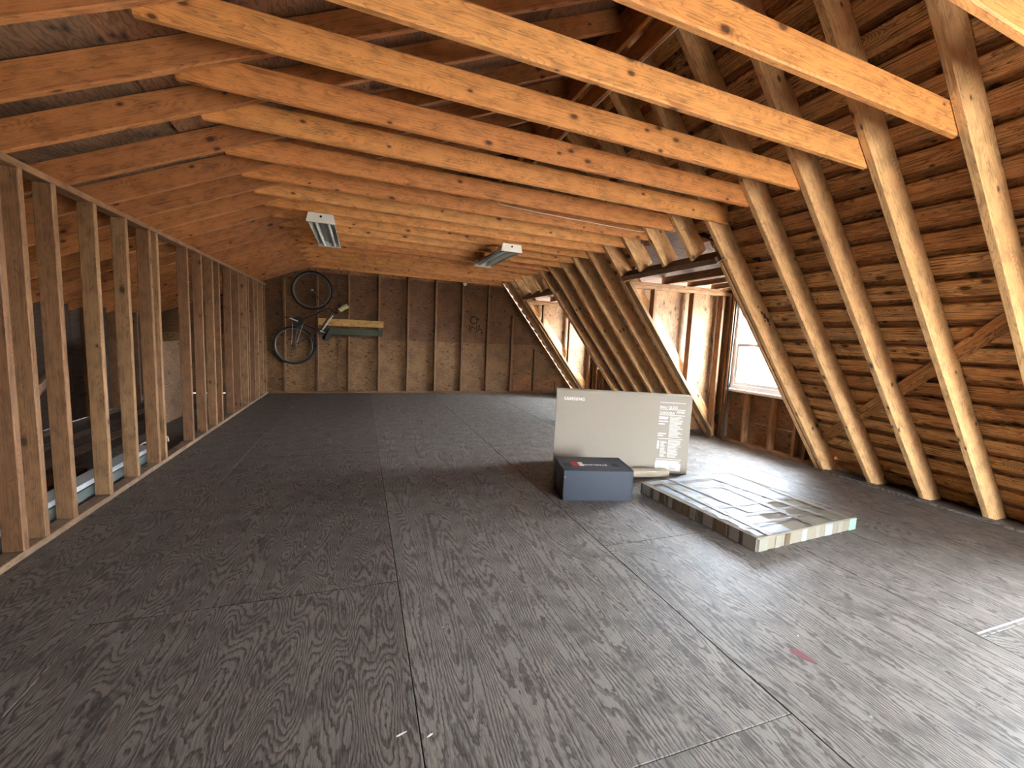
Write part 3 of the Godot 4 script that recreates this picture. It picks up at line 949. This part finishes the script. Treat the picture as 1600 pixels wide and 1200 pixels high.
func build_cartons() -> void:
	# tall flat carton; local X along its face, local Z towards the viewer, origin at the front bottom left corner
	var ang := -0.4508
	var t := thing("television_carton", Vector3(3.124, 0, 5.204), ang)
	tag(t, "tall flat greige cardboard television carton standing upright on the plywood floor", "box")
	var W := 1.278
	var H := 0.755
	var D := 0.135
	box_at(t, "carton_body", Vector3(0, 0, -D), Vector3(W, H, 0), "carton_grey", 0.004)
	text_part(t, "printed_name", "SAMSUNG", 0.030, "print_white", Transform3D(Basis.IDENTITY, Vector3(0.075, H - 0.085, 0.0006)), true)
	var bx := 0.985
	text_part(t, "printed_name", "Neo QLED", 0.026, "print_white", Transform3D(Basis.IDENTITY, Vector3(bx, H - 0.115, 0.0006)))
	text_part(t, "printed_name", "QN90DA", 0.026, "print_white", Transform3D(Basis.IDENTITY, Vector3(bx, H - 0.170, 0.0006)))
	var st := begin()
	var fine := begin()
	for k in 4:
		add_box(fine, Vector3(bx + 0.158 + k * 0.019, H - 0.166, 0), Vector3(bx + 0.172 + k * 0.019, H - 0.148, 0.0008))
	for y in [0.685, 0.62, 0.566, 0.337, 0.137]:
		add_box(st, Vector3(bx, y - 0.002, 0), Vector3(bx + 0.235, y + 0.002, 0.0008))
	var r := RandomNumberGenerator.new()
	r.seed = 5
	var y := 0.552
	while y > 0.15:
		if absf(y - 0.337) > 0.012:
			add_box(fine, Vector3(bx + 0.10, y - 0.003, 0), Vector3(bx + 0.10 + r.randf_range(0.07, 0.125), y + 0.003, 0.0008))
			if y < 0.32:
				add_box(fine, Vector3(bx + 0.03, y - 0.003, 0), Vector3(bx + 0.03 + r.randf_range(0.03, 0.06), y + 0.003, 0.0008))
			if y < 0.32 and y > 0.23:
				add_box(st, Vector3(bx, y - 0.0045, 0), Vector3(bx + 0.018, y + 0.0045, 0.0008))
		y -= 0.0115
	for q in [[0.545, 0.085], [0.53, 0.08], [0.505, 0.085], [0.478, 0.055], [0.385, 0.075], [0.365, 0.05], [0.118, 0.22], [0.108, 0.21]]:
		add_box(st, Vector3(bx, q[0] - 0.005, 0), Vector3(bx + q[1], q[0] + 0.005, 0.0008))
	put(t, "print_rules", st.commit(), M["print_white"]).set_meta("kind", "stuff")
	put(t, "print_lines", fine.commit(), M["print_soft"]).set_meta("kind", "stuff")
	var lb := begin()
	add_box(lb, Vector3(bx - 0.005, 0.025, 0), Vector3(bx + 0.232, 0.10, 0.0012))
	var lab := put(t, "shipping_label", lb.commit(), M["print_white"])
	var lt := begin()
	for k in 6:
		add_box(lt, Vector3(bx + 0.015 + (k % 2) * 0.11, 0.036 + k * 0.009, 0.0012), Vector3(bx + 0.07 + (k % 2) * 0.11, 0.039 + k * 0.009, 0.0016))
	put(lab, "label_print", lt.commit(), M["print_grey"]).set_meta("kind", "stuff")
	var dl := begin()
	add_box(dl, Vector3(0.0, 0.006, -D * 0.5 - 0.025), Vector3(-0.0008, H - 0.006, -D * 0.5 + 0.025))
	put(t, "tape_seam", dl.commit(), M["tape_tan"])
	var tt := begin()
	add_box(tt, Vector3(0.01, H, -D * 0.5 - 0.03), Vector3(W - 0.01, H + 0.0008, -D * 0.5 + 0.03))
	put(t, "tape_strip", tt.commit(), M["tape_clear"])
	# dark carton
	var s := thing("dark_carton", Vector3(2.800, 0, 6.091), -0.2505)
	tag(s, "small dark navy cardboard carton with a red sticker in front of the tall carton", "box")
	var w := 0.5516
	var h := 0.24
	var d := 0.385
	box_at(s, "carton_body", Vector3(0, 0, -d), Vector3(w, h, 0), "carton_navy", 0.003)
	# lid edges stand a little proud at both ends
	for x in [-0.0025, w - 0.001]:
		var e := begin()
		add_box(e, Vector3(x, h - 0.21, -d + 0.004), Vector3(x + 0.0035, h + 0.003, -0.004), 0.001)
		put(s, "end_flap", e.commit(), M["carton_navy"])
	text_part(s, "printed_name", "STARLINK", 0.030, "print_white", Transform3D(Vector3(-1, 0, 0), Vector3(0, 0, 1), Vector3(0, 1, 0), Vector3(0.385, h + 0.0006, -0.155)), true)
	var rs := begin()
	add_box(rs, Vector3(0.10, h, -0.235), Vector3(0.152, h + 0.001, -0.125))
	put(s, "red_sticker", rs.commit(), M["print_red"])
	var ws := begin()
	add_box(ws, Vector3(0.154, h, -0.225), Vector3(0.19, h + 0.001, -0.125))
	put(s, "white_sticker", ws.commit(), M["print_white"])
	for x in [0.055, 0.45]:
		var tp := begin()
		add_box(tp, Vector3(x - 0.03, h, -0.20), Vector3(x + 0.03, h + 0.0006, -0.11))
		put(s, "tape_tab", tp.commit(), M["black_plastic"])
	var sl := begin()
	add_box(sl, Vector3(-0.0036, 0.05, -0.24), Vector3(-0.0026, 0.17, -0.13))
	put(s, "side_label", sl.commit(), M["print_grey"])
	var tear := begin()
	add_box(tear, Vector3(0.002, 0.182, 0.0), Vector3(0.016, 0.192, 0.0015))
	put(s, "torn_patch", tear.commit(), M["carton_beige"])
	# long narrow carton lying between them
	var n := thing("narrow_carton", Vector3(3.43, 0, 5.70), -0.16)
	tag(n, "long narrow beige carton lying low at the foot of the tall carton", "box")
	box_at(n, "carton_body", Vector3(0, 0, -0.10), Vector3(0.625, 0.062, 0.0), "carton_pale", 0.010)
	var fl := begin()
	add_box(fl, Vector3(0.02, 0.062, -0.098), Vector3(0.50, 0.066, -0.04), 0.001)
	put(n, "top_flap", fl.commit(), M["carton_pale"])
	var slit := begin()
	add_box(slit, Vector3(0.10, 0.066, -0.06), Vector3(0.48, 0.0668, -0.054))
	put(n, "flap_slit", slit.commit(), M["print_grey"])

func build_flat_carton() -> void:
	var o := Vector3(3.60, 0, 7.135)     # near corner
	var ex := (Vector3(4.615, 0, 7.055) - o)
	var W := ex.length()
	ex = ex.normalized()
	var t := thing("flat_carton", o, atan2(-ex.z, ex.x))
	tag(t, "flat square carton wrapped in packing tape and shiny film, lying on the floor", "box")
	var D := 1.06
	var H := 0.088
	box_at(t, "carton_body", Vector3(0, 0, -D), Vector3(W, H, 0), "carton_beige", 0.008)
	var r := RandomNumberGenerator.new()
	r.seed = 12
	# tape over the top: some along, some across, lapping down the two near sides
	var lay := func(a: Vector2, b: Vector2, w: float, m: String, called: String, lift: float) -> void:
		var st := begin()
		var n := 14
		var dir := (b - a).normalized()
		var nor := Vector2(-dir.y, dir.x)
		var uvf := func(p: Vector3, _n: Vector3) -> Vector2: return Vector2(p.x, p.z)
		var pts := []
		for i in n + 1:
			var f := float(i) / n
			var c := a.lerp(b, f)
			var ring := []
			for k in 4:
				var q := c + nor * w * ((k / 3.0) - 0.5)
				ring.append(Vector3(clampf(q.x, 0.004, W - 0.004), H + lift + r.randf_range(0.0005, 0.004), clampf(q.y, -D + 0.004, -0.004)))
			pts.append(ring)
		for i in n:
			for k in 3:
				var dn := Vector3(0, -10, 0)
				tri(st, pts[i][k], pts[i][k + 1], pts[i + 1][k + 1], pts[i][k] + dn, uvf)
				tri(st, pts[i][k], pts[i + 1][k + 1], pts[i + 1][k], pts[i][k] + dn, uvf)
		put(t, called, st.commit(), M[m])
	# clear film over most of the far part
	lay.call(Vector2(W * 0.30, -0.30), Vector2(W * 0.30, -D + 0.02), 0.52, "film", "plastic_film", 0.0004)
	lay.call(Vector2(W * 0.70, -0.42), Vector2(W * 0.74, -D + 0.03), 0.42, "film", "plastic_film", 0.0004)
	lay.call(Vector2(0.18, -0.02), Vector2(0.22, -0.5), 0.30, "film", "plastic_film", 0.0004)
	for q in [[0.02, -0.13, 1.0, -0.17], [0.02, -0.30, 1.0, -0.24], [0.02, -0.45, 0.98, -0.40], [0.02, -0.62, 0.7, -0.66], [0.10, -0.80, 0.95, -0.75], [0.04, -0.95, 0.9, -0.93]]:
		lay.call(Vector2(q[0], q[1]), Vector2(q[2], q[3]), 0.05, ["tape_clear", "tape_tan"][r.randi() % 2], "tape_strip", 0.003)
	for q in [[0.12, 0.0, 0.16, -1.0], [0.33, -0.3, 0.30, -1.04], [0.55, 0.0, 0.60, -0.8], [0.78, 0.0, 0.70, -0.95], [0.92, 0.0, 0.95, -0.6]]:
		lay.call(Vector2(q[0], q[1]), Vector2(q[2], q[3]), 0.048, ["tape_tan", "tape_clear"][r.randi() % 2], "tape_strip", 0.006)
	# the wrapped sides
	var side := func(x0: float, x1: float, m: String, called: String, front: bool) -> void:
		var st := begin()
		var j := r.randf_range(0.0005, 0.003)
		if front:
			add_box(st, Vector3(x0, 0.004, 0), Vector3(x1, H - 0.004, j))
		else:
			add_box(st, Vector3(-j, 0.004, -x1), Vector3(0, H - 0.004, -x0))
		put(t, called, st.commit(), M[m])
	for q in [[0.01, 0.09, "tape_clear"], [0.16, 0.21, "tape_clear"], [0.25, 0.30, "tape_tan"], [0.42, 0.47, "film"], [0.56, 0.60, "tape_clear"], [0.66, 0.74, "film"], [0.80, 0.85, "tape_clear"], [0.93, 1.01, "tape_green"]]:
		side.call(q[0], q[1], q[2], "tape_strip", true)
	for q in [[0.01, 0.10, "wrap_light"], [0.13, 0.20, "wrap_light"], [0.22, 0.30, "wrap_tan"], [0.33, 0.41, "wrap_light"], [0.48, 0.53, "wrap_light"], [0.55, 0.59, "wrap_tan"], [0.61, 0.66, "wrap_tan"], [0.70, 0.74, "wrap_light"], [0.84, 0.90, "wrap_light"], [0.94, 1.03, "wrap_light"]]:
		side.call(q[0], q[1], q[2], "tape_strip", false)
	# slanting green marks of the tape along the long side
	for zz in [0.455, 0.765, 0.985, 1.01]:
		var p := PackedVector2Array([Vector2(zz - 0.012, 0.010), Vector2(zz + 0.002, 0.010), Vector2(zz + 0.022, H - 0.010), Vector2(zz + 0.010, H - 0.010)])
		put(t, "tape_mark", prism(p, 0.001, 0.0), M["tape_green"], Transform3D(Vector3(0, 0, -1), Vector3(0, 1, 0), Vector3(1, 0, 0), Vector3(-0.0038, 0, 0)))

# ==================================================================== things on the walls
func build_wall_things() -> void:
	var b := lumber(self, "plank", Vector3(0.56, 1.372, 0.02), Vector3(1.745, 1.372, 0.02), Vector3.UP, 0.036, 0.13, "pale_plank")
	tag(b, "pale wooden plank nailed level across the studs of the far wall beside the bicycle", "plank")
	var g := lumber(self, "painted_board", Vector3(0.56, 1.195, 0.022), Vector3(1.735, 1.195, 0.022), Vector3.UP, 0.04, 0.125, "green_paint")
	tag(g, "dark green painted board below the pale plank on the far wall", "board")
	# lamp holder on the farthest tie
	var l := thing("lamp_holder", Vector3(3.31, 2.285, 0.27))
	tag(l, "tiny white lamp holder on the ceiling close to the far wall", "lamp holder")
	tube(l, "base", [Vector3(0, 0.0, 0), Vector3(0, -0.022, 0)], 0.045, "white_paint", 14)
	tube(l, "socket", [Vector3(0, -0.022, 0), Vector3(0, -0.055, 0)], [0.028, 0.022], "white_paint", 14)
	# white cable stapled along the face of a tie
	var z := tie_z(6) + 0.004
	var pts := []
	for q in [[2.46, 2.425], [2.50, 2.412], [2.71, 2.398], [2.93, 2.388], [3.15, 2.379], [3.38, 2.372], [3.62, 2.362], [3.87, 2.354], [3.98, 2.352], [4.05, 2.362]]:
		pts.append(Vector3(q[0], q[1], z))
	var c := tube(self, "cable", pts, 0.0042, "wire", 6)
	tag(c, "thin white cable stapled along the side of a collar tie above the near dormer", "cable")
	# cable along the ridge board
	pts = []
	for k in 24:
		pts.append(Vector3(3.122 + 0.004 * sin(k * 2.1), 3.1445, 0.6 + k * 0.42))
	var c2 := tube(self, "cable", pts, 0.005, "wire", 6)
	tag(c2, "long white cable running under the purlin near the ridge, above the ties", "cable")

	var c3 := tube(self, "cable", [Vector3(4.955, 1.985, 4.47), Vector3(4.957, 1.977, 4.8), Vector3(4.956, 1.975, 5.2), Vector3(4.955, 1.985, 5.78)], 0.006, "wire", 6)
	tag(c3, "white cable along a dark overhead tie in the near dormer", "cable")
	var bs := tube(self, "black_pole", [Vector3(5.868, 0.002, 4.63), Vector3(5.868, 0.9, 4.632), Vector3(5.868, 1.86, 4.64)], 0.014, "black_plastic", 10)
	tag(bs, "slim black pole standing upright against the near dormer's front wall", "pole")

# ==================================================================== bicycle hung on the far wall
func wheel(t: Node3D, called: String, at: Vector3) -> MeshInstance3D:
	var rim := TorusMesh.new()
	rim.inner_radius = 0.296
	rim.outer_radius = 0.322
	rim.rings = 48
	rim.ring_segments = 8
	var o := put(t, called, rim, M["alloy"], Transform3D(Vector3(1, 0, 0), Vector3(0, 0, 1), Vector3(0, -1, 0), at))
	var ty := TorusMesh.new()
	ty.inner_radius = 0.314
	ty.outer_radius = 0.350
	ty.rings = 48
	ty.ring_segments = 10
	put(o, "tyre", ty, M["tyre"])
	var st := begin()
	for k in 28:
		var a := TAU * k / 28
		var e := 0.03 if k % 2 == 0 else -0.03
		var b := a + (0.9 if k % 4 < 2 else -0.9)
		add_tube(st, [Vector3(cos(b) * 0.022, e, sin(b) * 0.022), Vector3(cos(a) * 0.300, 0, sin(a) * 0.300)], 0.0013, 4)
	put(o, "spokes", st.commit(), M["black_plastic"])
	var h := begin()
	add_tube(h, [Vector3(0, -0.055, 0), Vector3(0, -0.03, 0), Vector3(0, -0.028, 0), Vector3(0, 0.028, 0), Vector3(0, 0.03, 0), Vector3(0, 0.055, 0)], [0.009, 0.009, 0.022, 0.022, 0.009, 0.009], 12)
	put(o, "hub", h.commit(), M["silver"])
	return o

func build_bicycle() -> void:
	var zc := 0.25
	var t := thing("bicycle", Vector3(0, 0, zc))
	tag(t, "dark red bicycle hung upright by its front wheel on the far wall", "bicycle")
	var fh := Vector3(0.485, 1.925, 0)
	var rh := Vector3(0.178, 0.918, 0)
	var bb := Vector3(0.255, 1.352, 0)
	var sc := Vector3(0.615, 1.200, 0)
	var ht := Vector3(0.845, 1.555, 0)
	var hb := Vector3(0.755, 1.630, 0)
	wheel(t, "front_wheel", fh)
	var rw := wheel(t, "rear_wheel", rh)
	var st := begin()
	add_tube(st, [bb, sc], 0.016, 10)
	add_tube(st, [sc + Vector3(-0.01, 0, 0), ht + Vector3(-0.02, 0.01, 0)], 0.015, 10)
	add_tube(st, [bb, hb + Vector3(0.01, -0.01, 0)], 0.018, 10)
	add_tube(st, [hb, ht], 0.020, 10)
	add_tube(st, [bb + Vector3(0, 0, -0.035), bb + Vector3(0, 0, 0.035)], 0.022, 12)
	for e in [-1.0, 1.0]:
		add_tube(st, [bb + Vector3(0, -0.01, e * 0.02), bb.lerp(rh, 0.4) + Vector3(0, 0, e * 0.045), rh + Vector3(0, 0, e * 0.062)], 0.010, 8)
		add_tube(st, [sc + Vector3(0, 0, e * 0.015), sc.lerp(rh, 0.3) + Vector3(0, 0, e * 0.045), rh + Vector3(0, 0, e * 0.062)], 0.008, 8)
	put(t, "frame", st.commit(), M["frame_paint"])
	tube(t, "tyre_pump", [sc.lerp(ht, 0.08) + Vector3(0.022, -0.012, 0.012), sc.lerp(ht, 0.86) + Vector3(0.022, -0.012, 0.012)], 0.009, "silver", 8)
	var fk := begin()
	var cr := hb + (hb - ht).normalized() * 0.03
	add_tube(fk, [cr + Vector3(0, 0, -0.05), cr + Vector3(0, 0, 0.05)], 0.015, 10)
	for e in [-1.0, 1.0]:
		add_tube(fk, [cr + Vector3(0, 0, e * 0.05), cr.lerp(fh, 0.6) + Vector3(0.0, 0, e * 0.055), fh + Vector3(0, 0, e * 0.058)], [0.014, 0.012, 0.009], 8)
	put(t, "fork", fk.commit(), M["frame_paint"])
	# handlebar with pale grips pointing forward and up
	var hs := ht + (ht - hb).normalized() * 0.05
	var hx := hs + Vector3(0.05, 0.05, 0)
	var sm := begin()
	add_tube(sm, [ht, hs, hx], 0.014, 8)
	put(t, "stem", sm.commit(), M["black_plastic"])
	var bar := begin()
	add_tube(bar, [hx + Vector3(0, 0, -0.27), hx + Vector3(-0.01, 0, -0.08), hx, hx + Vector3(-0.01, 0, 0.08), hx + Vector3(0, 0, 0.27)], 0.011, 8)
	var hbar := put(t, "handlebar", bar.commit(), M["black_plastic"])
	for e in [-1.0, 1.0]:
		tube(hbar, "grip", [hx + Vector3(0.02, 0.01, e * 0.262), hx + Vector3(0.11, 0.07, e * 0.26), hx + Vector3(0.17, 0.10, e * 0.25)], 0.013, "grip", 8)
		tube(hbar, "brake_lever", [hx + Vector3(0.0, 0.03, e * 0.17), hx + Vector3(0.07, 0.09, e * 0.2), hx + Vector3(0.15, 0.13, e * 0.215)], 0.007, "silver", 6)
	# seat post and saddle
	var dirp := (sc - bb).normalized()
	tube(t, "seat_post", [sc, sc + dirp * 0.13], 0.013, "silver", 10)
	var sp := sc + dirp * 0.14
	var sd := begin()
	var fw := Vector3(dirp.y, -dirp.x, 0) * -1.0      # towards the handlebar
	add_tube(sd, [sp - fw * 0.13, sp - fw * 0.12, sp - fw * 0.06, sp + fw * 0.03, sp + fw * 0.11, sp + fw * 0.13], [0.03, 0.055, 0.06, 0.032, 0.018, 0.008], 12)
	put(t, "saddle", sd.commit(), M["black_plastic"])
	# crankset
	var ck := begin()
	add_tube(ck, [bb + Vector3(0, 0, 0.045), bb + Vector3(0, 0, 0.052)], 0.09, 28)
	var crank := put(t, "chainring", ck.commit(), M["black_plastic"])
	var d := Vector3(-0.93, 0.37, 0)
	for e in [-1.0, 1.0]:
		tube(crank, "crank_arm", [bb + Vector3(0, 0, e * 0.062), bb + d * 0.17 * -e * -1.0 + Vector3(0, 0, e * 0.07)], 0.011, "silver", 8)
		var pd := begin()
		var pc: Vector3 = bb + d * 0.17 * e + Vector3(0, 0, e * 0.115)
		add_box(pd, pc + Vector3(-0.045, -0.012, -0.042), pc + Vector3(0.045, 0.012, 0.042), 0.004)
		put(crank, "pedal", pd.commit(), M["black_plastic"])
	# chain, sprockets, cables
	var n1 := (rh - bb).normalized()
	var nn := Vector3(-n1.y, n1.x, 0)
	var chn := begin()
	for e in [-1.0, 1.0]:
		add_tube(chn, [bb + nn * e * 0.088 + Vector3(0, 0, 0.048), rh + nn * e * 0.035 + Vector3(0, 0, 0.044)], 0.004, 6)
	put(t, "chain", chn.commit(), M["silver"])
	var ss := begin()
	add_tube(ss, [rh + Vector3(0, 0, 0.03), rh + Vector3(0, 0, 0.05)], [0.045, 0.03], 20)
	put(t, "sprockets", ss.commit(), M["black_plastic"])
	var cb := begin()
	add_tube(cb, [hx + Vector3(0.03, 0.06, 0.17), hx + Vector3(0.10, 0.10, 0.10), hx + Vector3(0.06, 0.16, 0.03), ht + Vector3(0.03, 0.09, 0.02), ht.lerp(sc, 0.3) + Vector3(0.02, 0, 0.02)], 0.003, 6)
	put(t, "control_cable", cb.commit(), M["black_plastic"])
	cb = begin()
	add_tube(cb, [sc + Vector3(0, 0, 0.02), sc + Vector3(-0.02, -0.22, 0.02), sc + Vector3(-0.10, -0.45, 0.03), sc + Vector3(-0.13, -0.55, 0.03)], 0.004, 6)
	put(t, "control_cable", cb.commit(), M["black_plastic"])
	# the hook that carries it
	var hk := tube(self, "wall_hook", [Vector3(0.485, 2.14, -0.085), Vector3(0.485, 2.14, 0.20), Vector3(0.485, 2.15, 0.24), Vector3(0.485, 2.20, 0.262), Vector3(0.485, 2.215, 0.27)], 0.006, "black_plastic", 8)
	hk.position.y = 0.06
	tag(hk, "black steel hook in the far wall holding the bicycle's top wheel", "hook")

# ==================================================================== space behind the stud wall
func build_knee_space() -> void:
	# bundle of thin metal trim lying behind the studs
	var words := ["topmost white strip of the metal trim stacked behind the left studs", "second grey strip down in the metal trim stack behind the left studs", "third grey strip down in the metal trim stack behind the left studs", "bottom grey strip of the metal trim stack behind the left studs"]
	for k in 4:
		var y := 0.002 + (3 - k) * 0.036
		var x := -0.47 + rng.randf_range(-0.008, 0.008)
		var st := begin()
		var uvf := func(p: Vector3, _n: Vector3) -> Vector2: return Vector2(p.z, p.x)
		# a channel: web with two turned edges
		add_prism(st, rect(-0.055, 0.0, 0.055, 0.006), 1.75, 0.0, Vector3.ZERO, uvf)
		add_prism(st, PackedVector2Array([Vector2(0.043, 0.006), Vector2(0.055, 0.006), Vector2(0.058, 0.034), Vector2(0.050, 0.034)]), 1.75, 0.0, Vector3.ZERO, uvf)
		add_prism(st, PackedVector2Array([Vector2(-0.055, 0.006), Vector2(-0.043, 0.006), Vector2(-0.050, 0.034), Vector2(-0.058, 0.034)]), 1.75, 0.0, Vector3.ZERO, uvf)
		if k == 0:
			add_prism(st, rect(-0.058, 0.030, 0.058, 0.036), 1.75, 0.0, Vector3.ZERO, uvf)
		var o := put(self, "trim_strip", st.commit(), M["siding_white" if k == 0 else "siding_grey"], Transform3D(Basis.IDENTITY, Vector3(x, y, 5.27)))
		tag(o, words[k], "metal strip", "metal trim stacked behind the studs")
	# loose planks
	var pl := [[Vector3(-0.70, 0.02, 4.75), Vector3(-0.66, 0.02, 6.5), "brown plank lying on the floor just behind the metal trim"], [Vector3(-0.86, 0.02, 4.7), Vector3(-0.84, 0.02, 6.2), "brown plank lying second behind the metal trim"], [Vector3(-0.76, 0.06, 4.8), Vector3(-0.78, 0.06, 6.1), "brown plank lying on top of the two floor planks behind the metal trim"]]
	for q in pl:
		var o := lumber(self, "loose_plank", q[0], q[1], Vector3.UP, 0.14, 0.038, "old_wood")
		tag(o, q[2], "plank", "loose planks behind the stud wall")
	# sheet leaning on the eave wall, and a slanting plank
	var sh := panel(self, "plywood_offcut", Vector3(-0.93, 0.002, 2.85), Vector3(0, 0, -1), 0.75, Vector3(-0.02, 0.99, 0).normalized(), 1.0, 0.012, "ply_roof_grey")
	tag(sh, "plywood offcut standing upright in the dark space behind the left studs", "plywood")
	var dp := lumber(self, "slanted_plank", Vector3(-1.25, 0.06, 5.2), Vector3(-1.45, 0.75, 3.6), Vector3.UP, 0.038, 0.09, "old_wood")
	tag(dp, "thin plank leaning at a slant in the dark space behind the left studs", "plank")
	# loop of pale cable on the floor
	var pts := [Vector3(-0.75, 0.012, 4.5), Vector3(-0.68, 0.012, 4.25), Vector3(-0.60, 0.10, 4.12), Vector3(-0.52, 0.11, 4.0), Vector3(-0.50, 0.10, 3.86), Vector3(-0.55, 0.012, 3.7), Vector3(-0.8, 0.012, 3.4)]
	var cur := Curve3D.new()
	for p in pts:
		cur.add_point(p, Vector3(0.03, 0, 0.05), Vector3(-0.03, 0, -0.05))
	var sm := []
	for k in 40:
		sm.append(cur.sample_baked(cur.get_baked_length() * k / 39.0))
	var cb := tube(self, "cable", sm, 0.006, "wire", 6)
	tag(cb, "loose pale cable curling on the floor behind the left studs", "cable")
